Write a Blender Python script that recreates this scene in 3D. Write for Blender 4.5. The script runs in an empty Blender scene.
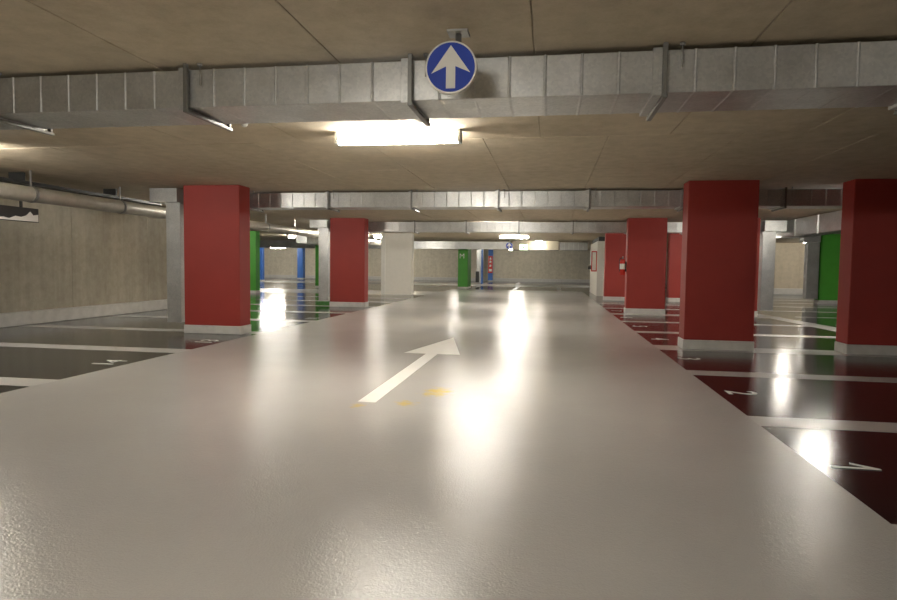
import bpy, bmesh, math, random
from mathutils import Vector, Matrix
random.seed(7)
D = bpy.data
scene = bpy.context.scene
COL = scene.collection

# ------------------------------------------------------------------ camera
H = 1.35                       # eye height, metres
F_PX, YAW, PITCH, ROLL = 617.3, .1609, .0555, .0122
fw = Vector((-math.sin(YAW)*math.cos(PITCH), math.cos(YAW)*math.cos(PITCH), -math.sin(PITCH)))
r0 = Vector((math.cos(YAW), math.sin(YAW), 0)); u0 = r0.cross(fw)
rt = r0*math.cos(ROLL) + u0*math.sin(ROLL); up = -r0*math.sin(ROLL) + u0*math.cos(ROLL)
cam_d = D.cameras.new('camera'); cam = D.objects.new('camera', cam_d); COL.objects.link(cam)
cam_d.sensor_width = 36; cam_d.lens = F_PX/897*36; cam_d.clip_end = 300; cam_d.clip_start = .02
m = Matrix((rt, up, -fw)).transposed().to_4x4(); m.translation = (0, 0, H)
cam.matrix_world = m
scene.camera = cam

# ------------------------------------------------------------------ world, exposure
w = D.worlds.new('world'); scene.world = w; w.use_nodes = True
w.node_tree.nodes['Background'].inputs[0].default_value = (0, 0, 0, 1)
w.node_tree.nodes['Background'].inputs[1].default_value = 0
vs = scene.view_settings
vs.view_transform = 'Standard'; vs.look = 'None'; vs.gamma = 1; vs.use_curve_mapping = False
vs.exposure = 2.25
LAMP = 26.0                    # radiance of the fluorescent diffusers
LAMP_COL = (1.0, .955, .87)

C = 2.82                       # ceiling height

# ------------------------------------------------------------------ materials
def new_mat(name):
    mt = D.materials.new(name); mt.use_nodes = True
    nt = mt.node_tree; b = nt.nodes['Principled BSDF']
    return mt, nt, b
def N(nt, t, **kw):
    n = nt.nodes.new(t)
    for k, v in kw.items():
        if k in n.inputs: n.inputs[k].default_value = v
        else: setattr(n, k, v)
    return n
def coords(nt, scale=(1, 1, 1), obj=False):
    tc = N(nt, 'ShaderNodeTexCoord')
    if obj: src = tc.outputs['Object']
    else:
        g = N(nt, 'ShaderNodeNewGeometry'); src = g.outputs['Position']
    mp = N(nt, 'ShaderNodeMapping'); mp.inputs['Scale'].default_value = scale
    nt.links.new(src, mp.inputs['Vector'])
    return mp.outputs[0]
def noise(nt, vec, scale, detail=4, rough=.55):
    n = N(nt, 'ShaderNodeTexNoise', Scale=scale, Detail=detail, Roughness=rough)
    nt.links.new(vec, n.inputs['Vector']); return n.outputs['Fac']
def ramp(nt, fac, stops):
    r = N(nt, 'ShaderNodeValToRGB'); e = r.color_ramp.elements
    while len(e) < len(stops): e.new(.5)
    for i, (p, c) in enumerate(stops):
        e[i].position = p; e[i].color = (*c, 1) if len(c) == 3 else c
    nt.links.new(fac, r.inputs[0]); return r.outputs[0]
def mix(nt, a, b, fac, blend='MIX'):
    mx = N(nt, 'ShaderNodeMix', data_type='RGBA', blend_type=blend)
    for s, v in ((6, a), (7, b), (0, fac)):
        if isinstance(v, (tuple, float, int)): mx.inputs[s].default_value = (*v, 1) if isinstance(v, tuple) else v
        else: nt.links.new(v, mx.inputs[s])
    return mx.outputs[2]
def bump(nt, b, height, strength, dist):
    bp = N(nt, 'ShaderNodeBump', Strength=strength, Distance=dist)
    nt.links.new(height, bp.inputs['Height']); nt.links.new(bp.outputs[0], b.inputs['Normal'])
def sc3(c, k): return tuple(min(1, x*k) for x in c)

def plain(name, col, rough=.5, metal=0, var=.12, scale=6, bmp=0, coat=0):
    mt, nt, b = new_mat(name)
    v = coords(nt)
    n = noise(nt, v, scale, 5)
    nt.links.new(ramp(nt, n, [(.25, sc3(col, 1-var)), (.75, sc3(col, 1+var))]), b.inputs['Base Color'])
    b.inputs['Roughness'].default_value = rough; b.inputs['Metallic'].default_value = metal
    if coat: b.inputs['Coat Weight'].default_value = coat; b.inputs['Coat Roughness'].default_value = .15
    if bmp: bump(nt, b, noise(nt, v, 60, 6), bmp, .004)
    return mt

def concrete(name, c0, c1, stretch, rough=.85, streak=.35):
    mt, nt, b = new_mat(name)
    v = coords(nt, stretch)
    big = noise(nt, v, .55, 6, .6)
    v2 = coords(nt)
    stk = noise(nt, coords(nt, (stretch[0]*4, stretch[1]*4, stretch[2]*.9)), 1.2, 5, .6)
    c_s = ramp(nt, stk, [(.3, (.80, .79, .77)), (.65, (1.0, 1.0, 1.0))])
    mid = noise(nt, v2, 5, 8, .65); fine = noise(nt, v2, 70, 4)
    c = ramp(nt, big, [(.3, c0), (.7, c1)])
    c = mix(nt, c, c_s, streak, 'MULTIPLY')
    c = mix(nt, c, ramp(nt, mid, [(.3, (.74, .73, .70)), (.62, (1, 1, 1))]), .75, 'MULTIPLY')
    c = mix(nt, c, ramp(nt, fine, [(.3, (.86, .86, .86)), (.62, (1, 1, 1))]), .5, 'MULTIPLY')
    nt.links.new(c, b.inputs['Base Color']); b.inputs['Roughness'].default_value = rough
    bump(nt, b, mid, .25, .01)
    return mt

def epoxy(name, col, rough, peel=.5, stains=None, spec=.24):
    mt, nt, b = new_mat(name)
    v = coords(nt)
    big = noise(nt, v, .5, 5)
    c = ramp(nt, big, [(.3, sc3(col, .93)), (.7, sc3(col, 1.05))])
    fl = noise(nt, v, 140, 3)
    c = mix(nt, c, ramp(nt, fl, [(.35, (.9, .9, .9)), (.6, (1, 1, 1))]), .5, 'MULTIPLY')
    if stains:
        for (x, y, rx, ry, k, sc_) in stains:
            mp = N(nt, 'ShaderNodeMapping'); g = N(nt, 'ShaderNodeNewGeometry')
            mp.inputs['Location'].default_value = (-x/rx, -y/ry, 0); mp.inputs['Scale'].default_value = (1/rx, 1/ry, 0)
            nt.links.new(g.outputs['Position'], mp.inputs['Vector'])
            ln = N(nt, 'ShaderNodeVectorMath', operation='LENGTH'); nt.links.new(mp.outputs[0], ln.inputs[0])
            nz = noise(nt, v, sc_, 5, .7)
            ad = N(nt, 'ShaderNodeMath', operation='MULTIPLY_ADD'); ad.inputs[1].default_value = 2.4
            nt.links.new(nz, ad.inputs[0]); nt.links.new(ln.outputs['Value'], ad.inputs[2])
            mk = ramp(nt, ad.outputs[0], [(.0, (0, 0, 0)), (1., (0, 0, 0))])
            mr = N(nt, 'ShaderNodeMapRange'); mr.inputs['From Min'].default_value = 2.1; mr.inputs['From Max'].default_value = 1.35
            mr.inputs['To Max'].default_value = k
            nt.links.new(ad.outputs[0], mr.inputs['Value'])
            c = mix(nt, c, (.66, .47, .06), mr.outputs[0])
    nt.links.new(c, b.inputs['Base Color'])
    b.inputs['Specular IOR Level'].default_value = spec
    rn = noise(nt, v, .7, 2)
    mr = N(nt, 'ShaderNodeMapRange'); mr.inputs['From Min'].default_value = .3; mr.inputs['From Max'].default_value = .7
    mr.inputs['To Min'].default_value = rough*.93; mr.inputs['To Max'].default_value = rough*1.07
    nt.links.new(rn, mr.inputs['Value']); nt.links.new(mr.outputs[0], b.inputs['Roughness'])
    pn = noise(nt, v, 90, 2, .5); wn = noise(nt, v, 26, 2)
    ad = N(nt, 'ShaderNodeMath', operation='MULTIPLY_ADD'); ad.inputs[1].default_value = .8
    nt.links.new(wn, ad.inputs[0]); nt.links.new(pn, ad.inputs[2])
    bump(nt, b, ad.outputs[0], peel, .0016)
    return mt

def galvanised(name, col, rough=.36, metal=.75):
    mt, nt, b = new_mat(name)
    v = coords(nt)
    vo = N(nt, 'ShaderNodeTexVoronoi', Scale=55.0); nt.links.new(v, vo.inputs['Vector'])
    n = noise(nt, v, 3, 6, .6)
    sp = N(nt, 'ShaderNodeSeparateColor'); nt.links.new(vo.outputs['Color'], sp.inputs[0])
    c = mix(nt, ramp(nt, n, [(.25, sc3(col, .8)), (.75, sc3(col, 1.1))]), ramp(nt, sp.outputs[0], [(0, (.82, .83, .85)), (1, (1, 1, 1))]), .8, 'MULTIPLY')
    nt.links.new(c, b.inputs['Base Color'])
    b.inputs['Metallic'].default_value = metal
    mr = N(nt, 'ShaderNodeMapRange'); mr.inputs['To Min'].default_value = rough*.8; mr.inputs['To Max'].default_value = rough*1.25
    nt.links.new(sp.outputs[1], mr.inputs['Value']); nt.links.new(mr.outputs[0], b.inputs['Roughness'])
    bump(nt, b, noise(nt, v, 2.2, 2), .25, .02)
    return mt

def emit(name, col, strength):
    mt, nt, b = new_mat(name)
    b.inputs['Base Color'].default_value = (.8, .8, .8, 1)
    b.inputs['Emission Color'].default_value = (*col, 1); b.inputs['Emission Strength'].default_value = strength
    return mt

M = {}
M['lane'] = epoxy('lane_epoxy', (.51, .497, .48), .19, 1.0, stains=[(-1.16, 6.42, .20, .34, .85, 9), (-1.36, 5.82, .14, .16, .7, 12), (-1.79, 5.64, .09, .13, .6, 12)])
M['line'] = epoxy('line_epoxy', (.55, .535, .52), .2, .4)
M['mark'] = epoxy('marking_paint', (.90, .89, .85), .4, .25)
M['charcoal'] = epoxy('charcoal_epoxy', (.038, .038, .035), .11, .3)
M['maroon'] = epoxy('maroon_epoxy', (.034, .014, .014), .14, .35)
M['ceil'] = concrete('ceiling_concrete', (.52, .44, .315), (.66, .56, .41), (1, .35, 1))
M['wall'] = concrete('wall_concrete', (.40, .365, .29), (.56, .515, .415), (1, 1, .16), streak=.75)
M['wall3'] = concrete('far_wall_concrete', (.68, .63, .51), (.78, .72, .59), (1, 1, .4))
M['wall2'] = concrete('pale_wall_concrete', (.52, .45, .34), (.60, .53, .41), (1, 1, .4))
M['kerb'] = plain('kerb_paint', (.58, .57, .54), .35)
M['white'] = plain('white_paint', (.80, .775, .70), .55, var=.03)
M['red'] = plain('red_paint', (.31, .028, .019), .6, var=.06, scale=2, bmp=.08)
M['green'] = plain('green_paint', (.07, .34, .035), .55, var=.06, scale=2, bmp=.08)
M['blue'] = plain('blue_paint', (.04, .13, .42), .42, var=.06, scale=2)
M['galv'] = galvanised('galvanised_sheet', (.62, .62, .60))
M['galvd'] = galvanised('dull_galvanised_sheet', (.42, .42, .40), .42)
M['steel'] = plain('bracket_steel', (.42, .41, .39), .38, .85)
M['hanger'] = plain('dull_hanger_steel', (.22, .215, .20), .45, .7)
M['pipe'] = plain('pipe_cladding', (.58, .55, .47), .36, .45)
M['dark'] = plain('dark_metal', (.035, .034, .032), .5, .3)
M['signblue'] = plain('sign_blue', (.010, .050, .40), .6, var=.03)
M['signwhite'] = plain('sign_white', (.74, .72, .66), .4, var=.04)
M['extred'] = plain('extinguisher_red', (.55, .03, .02), .25, var=.03)
M['housing'] = plain('lamp_housing', (.5, .5, .48), .5)
M['tube'] = emit('lamp_diffuser', LAMP_COL, LAMP)
M['exit'] = emit('exit_sign_glow', (.75, 1, .55), 1.3)
M['exitdark'] = plain('exit_pictogram', (.02, .14, .05), .5)
M['cream'] = plain('cream_panel', (.55, .50, .38), .5)

# ------------------------------------------------------------------ mesh helpers
def add_box(bm, x0, x1, y0, y1, z0, z1, bev=0, seg=1):
    vs_ = [bm.verts.new(p) for p in ((x0, y0, z0), (x1, y0, z0), (x1, y1, z0), (x0, y1, z0), (x0, y0, z1), (x1, y0, z1), (x1, y1, z1), (x0, y1, z1))]
    fs = [bm.faces.new([vs_[i] for i in q]) for q in ((3, 2, 1, 0), (4, 5, 6, 7), (0, 1, 5, 4), (1, 2, 6, 5), (2, 3, 7, 6), (3, 0, 4, 7))]
    if bev:
        es = {e for f in fs for e in f.edges}
        bmesh.ops.bevel(bm, geom=list(es), offset=bev, segments=seg, affect='EDGES', profile=.6)
def add_tube(bm, pts, r, n=10, caps=True):
    """round tube through points; r may be a list"""
    pts = [Vector(p) for p in pts]; rs = r if isinstance(r, (list, tuple)) else [r]*len(pts)
    rings = []
    t0 = (pts[1]-pts[0]).normalized(); a = Vector((0, 0, 1)) if abs(t0.z) < .9 else Vector((1, 0, 0))
    for i, p in enumerate(pts):
        t = ((pts[min(i+1, len(pts)-1)]-pts[max(i-1, 0)])).normalized()
        x = a.cross(t).normalized(); y = t.cross(x).normalized(); a = y
        rings.append([bm.verts.new(p + (x*math.cos(k*2*math.pi/n)+y*math.sin(k*2*math.pi/n))*rs[i]) for k in range(n)])
    for q, s in zip(rings, rings[1:]):
        for k in range(n):
            f = bm.faces.new((q[k], q[(k+1) % n], s[(k+1) % n], s[k])); f.smooth = True
    if caps: bm.faces.new(rings[0][::-1]); bm.faces.new(rings[-1])
def add_poly(bm, pts, thick, axis):
    """extrude a closed 2D outline (list of 3D points) along axis"""
    lo = [bm.verts.new(p) for p in pts]; hi = [bm.verts.new(Vector(p)+Vector(axis)*thick) for p in pts]
    n = len(pts)
    bm.faces.new(lo[::-1]); bm.faces.new(hi)
    for i in range(n): bm.faces.new((lo[i], lo[(i+1) % n], hi[(i+1) % n], hi[i]))
def mesh_of(bm, name, mat):
    bmesh.ops.recalc_face_normals(bm, faces=bm.faces)
    me = D.meshes.new(name); bm.to_mesh(me); bm.free(); me.materials.append(M[mat]); return me
def link(name, me, parent=None, loc=(0, 0, 0)):
    o = D.objects.new(name, me); COL.objects.link(o); o.parent = parent; o.location = loc; return o
def obj(name, bm, mat, parent=None, loc=(0, 0, 0)): return link(name, mesh_of(bm, name, mat), parent, loc)
def box(name, mat, b, parent=None, loc=(0, 0, 0), bev=0, seg=1):
    bm = bmesh.new(); add_box(bm, *b, bev=bev, seg=seg); return obj(name, bm, mat, parent, loc)
def tag(o, label, cat, group=None):
    o['label'] = label; o['category'] = cat
    if group: o['group'] = group
    return o
def thing(name, label, cat, loc=(0, 0, 0), group=None):
    o = D.objects.new(name, None); COL.objects.link(o); o.location = loc; o.empty_display_size = .1
    return tag(o, label, cat, group)
def struct(o): o['kind'] = 'structure'; return o
def text_mesh(s, size, mat, thick=.002):
    cu = D.curves.new('lettering', 'FONT'); cu.body = s; cu.size = size; cu.extrude = thick/2
    cu.align_x = 'CENTER'; cu.align_y = 'CENTER'; cu.resolution_u = 4
    t = D.objects.new('lettering', cu); COL.objects.link(t)
    bpy.context.view_layer.update()
    me = D.meshes.new_from_object(t.evaluated_get(bpy.context.evaluated_depsgraph_get()))
    D.objects.remove(t); D.curves.remove(cu)
    me.materials.clear(); me.materials.append(M[mat]); return me

# ------------------------------------------------------------------ the setting
XL, XW, YB, YF = -10.95, 16.0, 55.5, -12.0        # side wall, opposite wall, far wall, wall behind the camera
XE0, XE1 = -5.47, 1.83                             # lane edges
floor = struct(box('floor', 'charcoal', (-33, 16.3, YF-.3, 56, -.25, 0)))
def slab(name, mat, x0, x1, y0, y1, z0, z1): return box(name, mat, (x0, x1, y0, y1, z0, z1), floor)
slab('lane_coating', 'lane', XE0, XE1, YF, 35.3, 0, .002)['label'] = 'pale grey glossy driving lane'
slab('lane_coating', 'lane', -32, 12, 41.5, 46.5, 0, .002)
slab('lane_coating', 'lane', -32, XE0, 27.2, 31.6, 0, .002)
slab('bay_coating', 'maroon', XE1, 6.5, YF, 29.5, 0, .0015)['label'] = 'dark maroon glossy bay floor'
# lines between bays
def bay_line(x0, x1, y, wd=.36): slab('bay_line', 'line', x0, x1, y-wd/2, y+wd/2, .0015, .0035)
for k in range(-3, 9):
    y = 5.81+2.56*k
    if k < 8: bay_line(XE1, 6.5, y, .62 if k % 3 == 2 else .36)
for k in range(-3, 8):
    bay_line(-10.75, XE0, 5.95+2.62*k, .40)
for k in range(8): bay_line(7.0, 11.8, 13.9+2.56*k, .2)
for k in range(12): bay_line(-31+2.6*k-.15, -31+2.6*k+.15, 49.3, 5.0)
for k in range(8): bay_line(-15+2.6*k-.12, -15+2.6*k+.12, 38.6, 5.0)
for k in range(3): bay_line(-20, -11.8, 33.8+2.6*k, .3)
# oblique pale strip past the maroon bays
bm = bmesh.new(); add_poly(bm, [(6.30, 14.0, .0036), (6.95, 14.0, .0036), (6.28, 20.3, .0036), (5.95, 20.3, .0036)], .0018, (0, 0, 1)); obj('walkway_line', bm, 'line', floor)
# lane arrow
bm = bmesh.new(); cx = -1.745
add_poly(bm, [(cx-.09, 5.80, .002), (cx+.09, 5.80, .002), (cx+.09, 9.22, .002), (cx+.435, 9.22, .002), (cx, 11.4, .002), (cx-.435, 9.22, .002), (cx-.09, 9.22, .002)], .002, (0, 0, 1))
obj('direction_arrow', bm, 'mark', floor)['label'] = 'white painted arrow on the lane'
# bay numbers: read by a driver turning in from the lane
for i, s in enumerate('1234567'):
    if s == '1':                                   # stencil one with a long flag
        bm = bmesh.new(); add_poly(bm, [(-.015, -.145, 0), (.02, -.145, 0), (.02, .165, 0), (-.005, .165, 0), (-.115, .02, 0), (-.08, .005, 0), (-.015, .085, 0)], .002, (0, 0, 1)); me = mesh_of(bm, 'bay_number', 'mark')
    else: me = text_mesh(s, .46, 'mark')
    o = link('bay_number', me, floor, (2.085, 4.545+2.56*i, .004)); o.rotation_euler = (0, 0, -math.pi/2)
for i, s in enumerate(('14', '13', '12', '11')):
    me = text_mesh(s, .44, 'mark')
    o = link('bay_number', me, floor, (-5.77, 7.36+2.4*i, .004)); o.rotation_euler = (0, 0, math.pi/2)

# walls: cast panels with recessed joints
def panel_wall(name, core, horiz, a0, a1, face, z0, z1, pw, mat, sign, kerb_h=.28, joint=.007, t=.03):
    """core box, panels proud of it on the given face; horiz 'x' or 'y'; sign = direction the face looks"""
    wl = struct(box(name, mat, core))
    n = max(1, round((a1-a0)/pw)); st = (a1-a0)/n
    bmx = bmesh.new(); lo, hi = (0, t*sign) if sign > 0 else (t*sign, 0)
    if horiz == 'y': add_box(bmx, lo, hi, joint/2, st-joint/2, z0, z1, .006)
    else: add_box(bmx, joint/2, st-joint/2, lo, hi, z0, z1, .006)
    me = mesh_of(bmx, 'wall_panel', mat)
    for i in range(n):
        link('wall_panel', me, wl, (face, a0+i*st, 0) if horiz == 'y' else (a0+i*st, face, 0))
    if kerb_h:
        k = .16*sign; lo, hi = min(0, k)+face, max(0, k)+face
        box('kerb', 'kerb', (lo, hi, a0, a1, 0, kerb_h) if horiz == 'y' else (a0, a1, lo, hi, 0, kerb_h), wl, bev=.012)['label'] = 'pale grey painted kerb'
    return wl
panel_wall('wall_left', (XL-.3, XL, YF, 21, 0, C), 'y', YF, 21, XL, .28, C-.002, 2.75, 'wall', 1)
panel_wall('wall_back', (-32.6, 16.3, YB, YB+.3, 0, C), 'x', -32, 15.8, YB, .28, C-.002, 2.7, 'wall3', -1)
panel_wall('wall_right', (6.9, 16.0, 36.2, 36.5, 0, C), 'x', 6.9, 16.0, 36.2, .28, C-.002, 1.3, 'wall2', -1, .34)
struct(box('wall_front', 'wall', (XL-.3, 16.3, YF-.3, YF, 0, C)))
struct(box('wall_side', 'wall', (16.0, 16.3, YF, YB, 0, C)))
struct(box('wall_return', 'wall', (-32.6, XL-.3, 20.7, 21, 0, C)))
struct(box('wall_far', 'wall', (-32.6, -32.3, 21, YB, 0, C)))
core = struct(box('wall_core', 'white', (2.24, 4.7, 30.1, 35.1, 0, 2.6)))
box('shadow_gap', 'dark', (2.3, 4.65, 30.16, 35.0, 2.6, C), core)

# ceiling: board-marked cast panels, joints recessed
ceil = struct(box('ceiling', 'ceil', (-32.6, 16.3, YF-.3, 56, C+.008, C+.35)))
PX, PY, GAP = 1.40, 2.2, .0075
bm = bmesh.new(); add_box(bm, GAP/2, PX-GAP/2, GAP/2, PY-GAP/2, -.012, .008, .003); pan = mesh_of(bm, 'ceiling_panel', 'ceil')
for j in range(-6, 9):
    y = 7.12+PY*j
    off = -.78 if j >= 0 else -.13
    if j % 2: off += .0
    for i in range(-8, 6):
        x = off+PX*i
        if x < XL: continue
        link('ceiling_panel', pan, ceil, (x, y, C+.0+random.uniform(-.0015, .0015)))
ye = 7.12+PY*9
bm = bmesh.new(); add_box(bm, -32, 15.9, ye+.005, 55.3, C-.010, C+.008); obj('far_ceiling_slab', bm, 'ceil', ceil)
bm = bmesh.new(); add_box(bm, -11, 15.9, YF, 7.12-PY*6-.005, C-.010, C+.008); obj('far_ceiling_slab', bm, 'ceil', ceil)
bm = bmesh.new(); add_box(bm, -.78+PX*6+.01, 15.9, 7.12-PY*6, ye-.005, C-.010, C+.008); obj('far_ceiling_slab', bm, 'ceil', ceil)
ZC = C-.012                                          # visible underside

# ------------------------------------------------------------------ pillars
def pillar(label, colour, x0, x1, y0, y1, plinth=.16, top=ZC, group=None, name=None):
    t = thing(name or colour+'_pillar', label, 'pillar', ((x0+x1)/2, (y0+y1)/2, 0), group)
    hx, hy = (x1-x0)/2, (y1-y0)/2
    box('shaft', colour, (-hx, hx, -hy, hy, plinth, top), t, bev=.012, seg=2)
    if plinth: box('plinth', 'kerb', (-hx-.012, hx+.012, -hy-.012, hy+.012, 0, plinth), t, bev=.008)
    return t
XA, XB, XP = (2.255, 3.355), (4.775, 5.88), (-6.87, -5.735)
Y1, Y2, Y3 = 10.82, 18.76, 26.05
DP = .42
pillar('red pillar at the lane edge, its plinth on the third bay line, with no extinguisher', 'red', *XA, Y1, Y1+DP)
pillar('red pillar at the lane edge carrying the fire extinguisher', 'red', *XA, Y2, Y2+DP)
pillar('red pillar at the lane edge just before the white fire hose wall', 'red', *XA, Y3, Y3+DP)
pillar('red pillar in the second row, level with the large red lane edge pillar', 'red', *XB, Y1, Y1+DP)
pillar('red pillar in the second row with a galvanised drop duct on its flank', 'red', *XB, Y2, Y2+DP)
pillar('red pillar in the second row, furthest down the maroon bays', 'red', *XB, Y3, Y3+DP)
pillar('red pillar with drop duct beside the concrete wall with the overhead pipe', 'red', *XP, Y1, Y1+DP)
pillar('red pillar with drop duct between the bare concrete side wall and the white pillar', 'red', *XP, Y2, Y2+DP)
wp = pillar('broad white pillar standing at the pale lane edge', 'white', -7.43, -6.18, 27.5, 27.95, 0)
box('corner_board', 'signwhite', (-.80, -.62, -.26, .1, 0, ZC), wp)
gp = pillar('green pillar bearing a white letter M', 'green', -5.37, -4.78, 36.45, 38.0, .1)
me = text_mesh('M', .42, 'signwhite'); o = link('pillar_letter', me, gp, (-.06, -.778, 1.92)); o.rotation_euler = (math.pi/2, 0, 0); o.scale = (1, 1, 1); o['label'] = 'white letter M'
pillar('wide green pillar seen past the red pillar by the pipe wall', 'green', -14.1, -13.05, 26.1, 26.5, .12)
pillar('narrow green pillar beyond the side ducts, in front of the blue ones', 'green', -13.1, -12.0, 33.4, 33.8, .12)
pillar('green pillar with a galvanised drop duct before the pale panelled wall', 'green', 10.75, 11.85, 27.0, 27.4, .14)
pillar('slim blue pillar close behind the wide green pillar', 'blue', -22.3, -21.74, 44.5, 44.9, .1)
pillar('blue pillar standing free before the far concrete wall', 'blue', -22.25, -21.7, 52.4, 52.9, .1)
bp = pillar('blue pillar with a red notice panel of white symbols', 'blue', -5.33, -4.92, 54.4, 54.8, .1)
rp = box('notice_panel', 'extred', (-.205, .205, -.23, -.195, .75, 2.25), bp); rp['label'] = 'red notice panel'
for i, (zc_, k) in enumerate(((2.05, 0), (1.75, 1), (1.4, 2), (1.0, 3))):
    bm = bmesh.new()
    if k == 0: add_poly(bm, [(-.09, -.232, zc_-.1), (.09, -.232, zc_-.1), (0, -.232, zc_+.1)], .012, (0, -1, 0))
    elif k == 3: add_box(bm, -.12, .12, -.244, -.228, zc_-.1, zc_+.1)
    else: add_poly(bm, [(-.08, -.232, zc_-.09), (.05, -.232, zc_-.09), (.09, -.232, zc_), (0.03, -.232, zc_+.1), (-.07, -.232, zc_+.06)], .012, (0, -1, 0))
    obj('notice_symbol', bm, 'signwhite', rp)
b2 = pillar('thin blue post with a grey flank and a dark low box', 'blue', -5.08, -4.94, 46.4, 46.8, 0)
box('grey_flank', 'galvd', (-.40, -.075, -.15, .15, .05, ZC), b2)
box('low_box', 'dark', (-.46, -.2, -.27, -.16, .12, .95), b2)

# ------------------------------------------------------------------ rectangular ducts
def rect_rib(cx_, hy, z0, z1, t=.010, wd=.014):
    """bead around the front, bottom and back of a duct (local x = cx_)"""
    bm = bmesh.new()
    prof = [(-.011, 0), (-.007, .006), (0, .0085), (.007, .006), (.011, 0)]
    for sy in (-1, 1):
        lo = [bm.verts.new((p, sy*(hy+q), z0-.001)) for p, q in prof]; hi = [bm.verts.new((p, sy*(hy+q), z1)) for p, q in prof]
        for k in range(4): bm.faces.new((lo[k], lo[k+1], hi[k+1], hi[k])).smooth = True
    lo = [bm.verts.new((p, -hy, z0-q*.35)) for p, q in prof]; hi = [bm.verts.new((p, hy, z0-q*.35)) for p, q in prof]
    for k in range(4): bm.faces.new((lo[k], lo[k+1], hi[k+1], hi[k])).smooth = True
    return mesh_of(bm, 'rib', 'galv')
def cross_duct(label, y, x0, x1, z0, z1, dy, rods=True, mat='galv', first=-1.02, pitch=1.69, nr=7, ribs=True, ends=True):
    yc = y+dy/2
    t = thing('ventilation_duct', label, 'duct', ((x0+x1)/2, yc, z0))
    ox = (x0+x1)/2; h = z1-z0; hy = dy/2
    fl = [first+pitch*k for k in range(-20, 20) if x0+.15 < first+pitch*k < x1-.15]
    cuts = [x0]+fl+[x1]
    ribm = rect_rib(0, hy, 0, h)
    # flange: standing seam frame; hanger: channel under the duct on two drop rods
    bm = bmesh.new()
    for (a, b, c, d) in ((-hy-.022, -hy, -.02, h+.012), (hy, hy+.022, -.02, h+.012)): add_box(bm, -.03, .03, a, b, c, d, .003)
    add_box(bm, -.03, .03, -hy, hy, -.02, 0, .003); add_box(bm, -.03, .03, -hy, hy, h, h+.012)
    flm = mesh_of(bm, 'flange', 'galv')
    bm = bmesh.new()
    add_box(bm, .028, .062, -hy-.060, hy+.065, -.046, -.022, .003)       # channel
    add_box(bm, .028, .058, -hy-.058, -hy-.026, -.030, C-z0-.014, .003)       # front drop strap
    add_box(bm, .028, .058, hy+.026, hy+.050, -.030, C-z0-.014, .003)
    hgm = mesh_of(bm, 'hanger', 'hanger')
    bm = bmesh.new()
    add_tube(bm, [(.13, -hy-.030, C-z0-.014), (.13, -hy-.032, h*.55)], .006, 8); add_tube(bm, [(.13, -hy-.032, C-z0-.03), (.13, -hy-.032, C-z0-.014)], .018, 8)
    rdm = mesh_of(bm, 'hook_rod', 'steel')
    for i, (a, b) in enumerate(zip(cuts, cuts[1:])):
        s = box('duct_section', mat, (a-ox+.001, b-ox-.001, -hy, hy, 0, h), t, bev=.004)
        if ribs:
            k0 = int((b-a)/.26)
            for k in range(1, k0+1):
                xr = a-ox+k*(b-a)/(k0+1)
                link('rib', ribm, s, (xr, 0, 0))
    for i, x in enumerate(fl):
        link('flange', flm, t, (x-ox, 0, 0)); 
        if rods:
            link('hanger', hgm, t, (x-ox, 0, 0)); link('hook_rod', rdm, t, (x-ox+.02, 0, 0))
    return t
Z0, Z1 = 2.50, 2.775
cross_duct('galvanised ribbed duct crossing behind the round arrow sign', 4.29, -7.9, 6.7, Z0, Z1, .54)
d2 = cross_duct('galvanised ribbed duct crossing just behind the two nearest lane edge pillars', 11.83, -7.75, 6.65, 2.48, 2.775, .56)
d3 = cross_duct('galvanised ribbed duct crossing behind the pillar with the extinguisher', 19.83, -7.66, 6.65, 2.45, 2.765, .56)
d4 = cross_duct('galvanised duct crossing above the green lettered pillar near the exit sign', 35.4, -27, -2.35, 2.32, 2.76, .6, rods=False)
d5 = cross_duct('short dull duct crossing next to the cream lamp soffit', 35.4, .55, 2.1, 2.30, 2.74, .6, rods=False, mat='galvd')

def drop_duct(parent, x0, x1, y0, y1, ex0, ex1, ez0, ez1, ey1, zb=.17):
    """elbow box and vertical drop as parts of the crossing duct (world coordinates)"""
    px, py, pz = parent.location
    e = box('elbow_box', 'galv', (ex0-px, ex1-px, y0-.06-py, ey1-py, ez0-pz, ez1-pz), parent, bev=.005)
    d = box('drop', 'galv', (x0-px, x1-px, y0-py, y1-py, zb-pz, ez0-.004-pz), parent, bev=.005); d['label'] = 'vertical galvanised drop'
    box('collar', 'galv', (x0-.015-px, x1+.015-px, y0-.015-py, y1+.015-py, ez0-.05-pz, ez0-.02-pz), d)
    return d
drop_duct(d2, -7.42, -7.12, 11.10, 11.42, -7.73, -7.15, 2.52, 2.79, 11.83)
drop_duct(d3, -7.36, -7.04, 19.05, 19.4, -7.64, -7.06, 2.52, 2.77, 19.83)
drop_duct(d3, 6.03, 6.38, 19.0, 19.35, 6.05, 6.64, 2.44, 2.75, 19.83)
gd = thing('drop_duct', 'galvanised vertical drop duct beside the green pillar before the pale wall', 'duct', (10.45, 26.95, 0))
box('drop', 'galv', (-.24, .2, -.15, .17, .2, 2.45), gd, bev=.005); box('elbow_box', 'galv', (-.4, .22, -.16, .3, 2.46, ZC-.02), gd, bev=.005)

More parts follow.
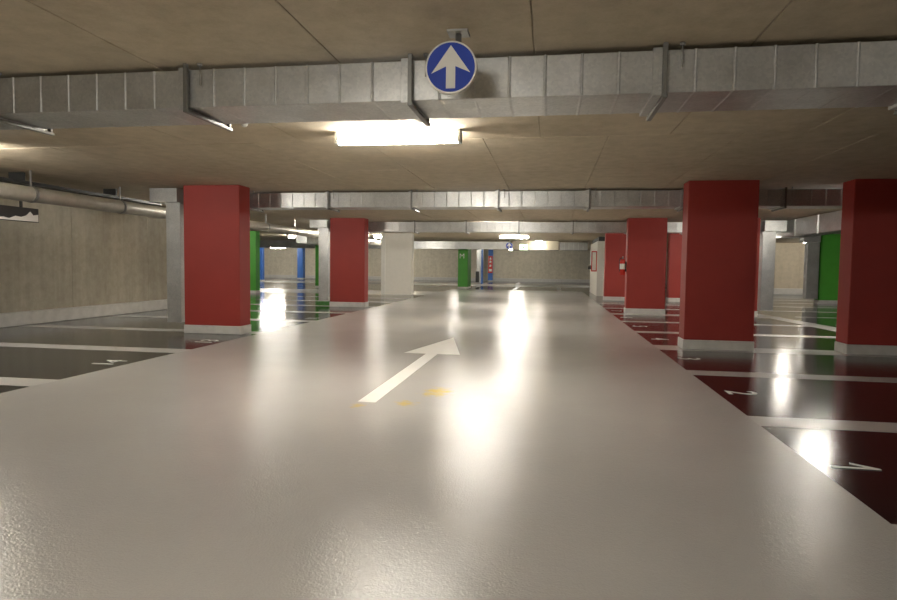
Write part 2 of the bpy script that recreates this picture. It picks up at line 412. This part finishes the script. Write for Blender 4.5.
def long_duct(label, x0, x1, y0, y1, z0, z1, mat='galv'):
    xc, yc = (x0+x1)/2, (y0+y1)/2; hx = (x1-x0)/2
    t = thing('ventilation_duct', label, 'duct', (xc, y0, z0))
    n = round((y1-y0)/1.6); st = (y1-y0)/n; h = z1-z0
    bm = bmesh.new()
    for sx in (-1, 1): add_box(bm, min(sx*hx, sx*(hx+.022)), max(sx*hx, sx*(hx+.022)), -.03, .03, -.02, h, .003)
    add_box(bm, -hx, hx, -.03, .03, -.02, 0, .003)
    flm = mesh_of(bm, 'flange', 'galv')
    for i in range(n):
        s = box('duct_section', mat, (-hx, hx, i*st+.001, (i+1)*st-.001, 0, h), t, bev=.004)
        if i: link('flange', flm, t, (0, i*st, 0))
    return t
def rods_for(t, pts, z1):
    for x, y in pts:
        bm = bmesh.new(); add_tube(bm, [(x-t.location.x, y-t.location.y, z1-t.location.z-.01), (x-t.location.x, y-t.location.y, ZC+.002-t.location.z)], .012, 8); obj('hanger_rod', bm, 'steel', t)
t = long_duct('galvanised duct running lengthways beyond the second row of red pillars', 6.76, 7.3, 12.7, 20.2, 2.30, 2.77); rods_for(t, [(7.03, 13.5), (7.03, 16), (7.03, 19)], 2.77)
t = long_duct('galvanised duct running lengthways by the green pillars past the pipe wall', -12.2, -11.65, 28.6, 33.2, 2.36, 2.74); rods_for(t, [(-12, 29), (-12, 31), (-12, 33)], 2.74)

rods_for(d4, [(x, 35.7) for x in (-26, -20, -14, -8, -3)], 2.76); rods_for(d5, [(.8, 35.7), (1.9, 35.7)], 2.74)
# ------------------------------------------------------------------ pipe, cable tray and hanging sign by the side wall
t = thing('overhead_pipe', 'thick clad pipe running under the ceiling along the concrete side wall', 'pipe', (-8.3, 8, 2.42))
bm = bmesh.new(); add_tube(bm, [(0, -11.9, 0), (0, 0, 0), (0, 12.9, 0), (0, 25.5, 0)], .125, 20); obj('pipe_run', bm, 'pipe', t)
bm = bmesh.new()
for k in range(2): add_tube(bm, [(0, -.03, 0), (0, .03, 0)], .135, 20)
add_box(bm, -.012, .012, -.012, .012, .12, C-2.42-.014)
cl = mesh_of(bm, 'pipe_clamp', 'steel')
for k in range(-3, 11): link('pipe_clamp', cl, t, (0, .85+2.1*k, 0))
t = thing('cable_tray', 'dark shallow cable tray just above the clad pipe', 'cable tray', (-8.72, 6, 2.62))
box('tray', 'dark', (-.13, .13, -9.5, 6.7, 0, .05), t)
for k in range(7): box('tray_bracket', 'dark', (-.14, .14, -8+2.2*k, -7.96+2.2*k, .05, ZC-2.62-.006), t)
t = thing('hanging_sign', 'dark board sign with worn white print hung below the clad pipe', 'sign', (-8.3, 8.2, 1.97))
box('board', 'dark', (-.02, .02, -.95, .77, 0, .225), t, bev=.004)
bm = bmesh.new()
pts = [(.021, .755, .01), (.021, -.9, .01), (.021, -.9, .025), (.021, -.2, .03), (.021, .1, .05), (.021, .2, .035), (.021, .32, .08), (.021, .42, .07), (.021, .52, .1), (.021, .6, .17), (.021, .66, .11), (.021, .755, .13)]
add_poly(bm, pts, .002, (1, 0, 0)); obj('worn_print', bm, 'signwhite', t)['label'] = 'jagged worn white print'
for y in (-.5, .45): box('sign_strap', 'dark', (-.01, .01, y-.02, y+.02, .225, .322), t)

# ------------------------------------------------------------------ fluorescent lamps, some added only to lift dim areas
def lamp(label, x, y, z=ZC, along='x', L=1.36, group=None):
    """surface fitting: back box on the ceiling, wrap-round diffuser that also throws light sideways and up"""
    t = thing('strip_lamp', label, 'lamp', (x, y, z), group)
    h = L/2
    def bx_(a0, a1, hw, z0, z1): return (a0, a1, -hw, hw, z0, z1) if along == 'x' else (-hw, hw, a0, a1, z0, z1)
    box('housing', 'housing', bx_(-h, h, .035, -.045, 0), t, bev=.004)
    bm = bmesh.new(); n = 14
    prof = [(.07*math.cos(2*math.pi*k/n), -.09+.048*math.sin(2*math.pi*k/n)) for k in range(n)]
    v0 = [bm.verts.new((-h+.02, p, q) if along == 'x' else (p, -h+.02, q)) for p, q in prof]
    v1 = [bm.verts.new((h-.02, p, q) if along == 'x' else (p, h-.02, q)) for p, q in prof]
    for a in range(n): bm.faces.new((v0[a], v0[(a+1) % n], v1[(a+1) % n], v1[a])).smooth = True
    bm.faces.new(v0); bm.faces.new(v1[::-1])
    obj('diffuser', bm, 'tube', t)['label'] = 'glowing diffuser'
    for s in (-1, 1): box('end_cap', 'housing', bx_(s*h-.02, s*h+.02, .072, -.14, 0), t, bev=.006)
    return t
LX, LL, LR = -1.66, -7.8, 5.95                     # lamp rows: over the lane, the wall side bays, the maroon bays
lamp('lit strip lamp over the lane between the first and second crossing ducts', LX, 6.65)
lamp('lit strip lamp over the lane behind the second crossing duct', LX, 14.35)
lamp('lit strip lamp over the lane behind the third crossing duct', LX, 20.8)
lamp('lit strip lamp over the lane near the exit sign', LX, 29.3)
lamp('lit strip lamp over the lane before the round arrow sign', LX, -.9)
lamp('added unseen fill lamp over the lane well before the round arrow sign', LX, -8.4)  # added behind the camera to brighten the ceiling
lamp('lit strip lamp over the wall side bays before the red pillar', LL+.2, 6.65)
lamp('lit strip lamp hidden behind the red pillar by the pipe wall', LL, 14.2)
lamp('lit strip lamp over the bays behind the free standing drop duct and stub', LL+.3, 21.75)
lamp('lit strip lamp peeping out beside the white pillar', LL, 29.3)
lamp('lit strip lamp over the maroon bays behind the second crossing duct', 6.0, 14.1)
lamp('lit strip lamp over the maroon bays behind the third crossing duct', LR-.3, 21.75)
lamp('lit strip lamp near the green pillar and pale wall', 8.35, 23.5, along='y', L=1.1)
lamp('lit strip lamp high in front of the pale panelled wall', 13.0, 33.0)
lamp('lit strip lamp beside the lengthways duct among the green pillars', -13.1, 30.0, along='y', L=.8)
lamp('lit strip lamp over the far bays just beside the free standing blue pillar', -23.4, 51)
lamp('added fill lamp over the far bays in the furthest corner', -28, 50)  # extra lamp put in to lift the dim far wall
lamp('added fill lamp over the cross lane behind the green lettered pillar', -6.2, 43.5)  # added light for the far wall, tucked behind the green pillar
lamp('added fill lamp over the cross lane behind the white fire hose wall', 4.2, 45)  # added for more far wall light, out of view behind the core
lamp('added fill lamp behind the end of the pipe wall', -13.6, 22.6)  # added to light the front of the wide green pillar
lamp('added unseen fill lamp by the maroon bays before all the crossing ducts', 7.0, -2.0)  # added out of frame to brighten the red pillar fronts
lamp('added fill lamp over the cross lane by the blue pillars', -20.5, 43.0)  # one of the lamps added to brighten the far wall
lamp('added fill lamp over the far bays by the blue pillar with notice panel', -12, 51)  # added for the far wall, kept out of sight behind the white pillar
lamp('lit strip lamp over the far bays before the plain concrete wall', -2.6, 51)
lamp('added fill lamp over the far bays between the two blue pillars', -17, 50)  # added far wall light, hidden behind a red pillar
# ------------------------------------------------------------------ round sign
def arrow_sign(label, loc, r, zc):
    t = thing('round_arrow_sign', label, 'sign', loc)
    n = 48
    def disc(rr, y0, y1, mat, name, par):
        bm = bmesh.new(); add_poly(bm, [(rr*math.cos(2*math.pi*k/n), y0, zc+rr*math.sin(2*math.pi*k/n)) for k in range(n)], y1-y0, (0, 1, 0)); return obj(name, bm, mat, par)
    d = disc(r, -.012, .03, 'signwhite', 'disc', t)
    disc(r*.935, -.0145, -.011, 'signblue', 'blue_face', d)
    s = r/.155
    bm = bmesh.new()
    P = [(-.028, -.125), (.028, -.125), (.028, .005), (.118, -.035), (0, .128), (-.118, -.035), (-.028, .005)]
    add_poly(bm, [(a*s, -.017, zc+b*s) for a, b in P], .003, (0, 1, 0)); obj('arrow', bm, 'signwhite', d)['label'] = 'white upward arrow'
    bm = bmesh.new(); add_tube(bm, [(.02, .15, zc+r*.5), (.02, .15, -.012)], .019, 14); add_box(bm, 0, .04, .02, .15, zc+r*.55, zc+r*.75); obj('stem', bm, 'steel', t)
    bm = bmesh.new(); add_box(bm, -.045, .085, .09, .21, -.014, 0, .002); obj('ceiling_plate', bm, 'steel', t)
    return t
arrow_sign('blue round sign with white arrow hung before the nearest crossing duct', (-.610, 3.75, ZC), .156, -.265)
arrow_sign('tiny blue round sign with white arrow beside the exit sign', (-2.12, 33, ZC), .19, -.36)

# exit sign, cream soffit with lamp
t = thing('exit_sign', 'pale green glowing exit sign with running figure under the ceiling', 'sign', (-1.35, 33, 2.22))
box('sign_box', 'signwhite', (-.23, .23, -.03, .05, 0, .32), t); fc = box('glow_face', 'exit', (-.21, .21, -.034, -.028, .02, .30), t)
bm = bmesh.new()
add_poly(bm, [(-.05, -.036, .05), (-.02, -.036, .05), (.0, -.036, .12), (.04, -.036, .06), (.07, -.036, .06), (.03, -.036, .16), (.06, -.036, .2), (-.01, -.036, .22), (-.06, -.036, .16)], .003, (0, -1, 0))
obj('running_figure', bm, 'exitdark', t)
for s in (-.15, .15): box('sign_rod', 'steel', (s-.008, s+.008, 0, .016, .32, ZC-2.22), t)
t = thing('lamp_soffit', 'cream boxed soffit above the lane end, lit by a lamp', 'soffit', (-.8, 35.4, 2.26))
box('panel', 'cream', (-1.3, 1.3, 0, .5, 0, ZC-2.26), t, bev=.01); box('trim_strip', 'dark', (-1.3, 1.3, -.02, 0, 0, .035), t)
lamp('lit strip lamp in front of the cream soffit', -.6, 34.9, L=.4)

# ------------------------------------------------------------------ fire equipment
t = thing('fire_extinguisher', 'red fire extinguisher with pale label hung on a lane edge pillar', 'fire extinguisher', (2.145, 18.93, 1.14))
bm = bmesh.new(); add_tube(bm, [(0, 0, 0), (0, 0, .015), (0, 0, .40), (0, 0, .44), (0, 0, .47)], [.06, .078, .078, .06, .025], 20); obj('cylinder', bm, 'extred', t)
bm = bmesh.new(); add_tube(bm, [(0, 0, .17), (0, 0, .33)], .0795, 20, caps=False); obj('label_band', bm, 'signwhite', t)
bm = bmesh.new(); add_tube(bm, [(0, 0, .47), (0, 0, .52)], .02, 12); add_box(bm, -.015, .015, -.09, .03, .52, .545, .003); obj('valve', bm, 'steel', t)
bm = bmesh.new(); add_tube(bm, [(-.01, 0, .5), (-.07, -.03, .5), (-.1, -.04, .42), (-.095, -.04, .2), (-.085, -.03, .1)], .011, 8); obj('hose', bm, 'dark', t)
box('wall_bracket', 'dark', (.07, .108, -.03, .03, .1, .4), t)
t = thing('fire_hose_cabinet', 'red framed white fire hose cabinet on the white wall', 'cabinet', (2.24, 30.3, 1.16))
box('body', 'signwhite', (-.24, 0, 0, .8, .02, .95), t)
bm = bmesh.new()
for b in ((-.26, -.22, -.02, .02, 0, .97), (-.04, 0, -.02, .02, 0, .97), (-.22, -.04, -.02, .02, 0, .05), (-.22, -.04, -.02, .02, .92, .97)): add_box(bm, *b)
obj('frame', bm, 'extred', t)
bm = bmesh.new(); add_tube(bm, [(-.26, .15, .2), (-.40, .15, .2)], .10, 16); obj('hose_reel', bm, 'dark', t)

# small ceiling sensors
def sensor(label, x, y, d=0):
    t = thing('ceiling_sensor', label, 'sensor', (x, y, ZC))
    bm = bmesh.new(); add_tube(bm, [(0, 0, 0), (0, 0, -.05-d)], .012, 10); obj('stem', bm, 'steel', t)
    bm = bmesh.new(); add_tube(bm, [(0, 0, -.04-d), (0, 0, -.055-d), (0, 0, -.075-d), (0, 0, -.085-d)], [.02, .032, .025, .008], 12); obj('head', bm, 'signwhite', t)
sensor('small white ceiling sensor just behind the nearest crossing duct', -2.78, 5.35, .13)
sensor('small white ceiling sensor behind the second crossing duct', -2.95, 13.6)
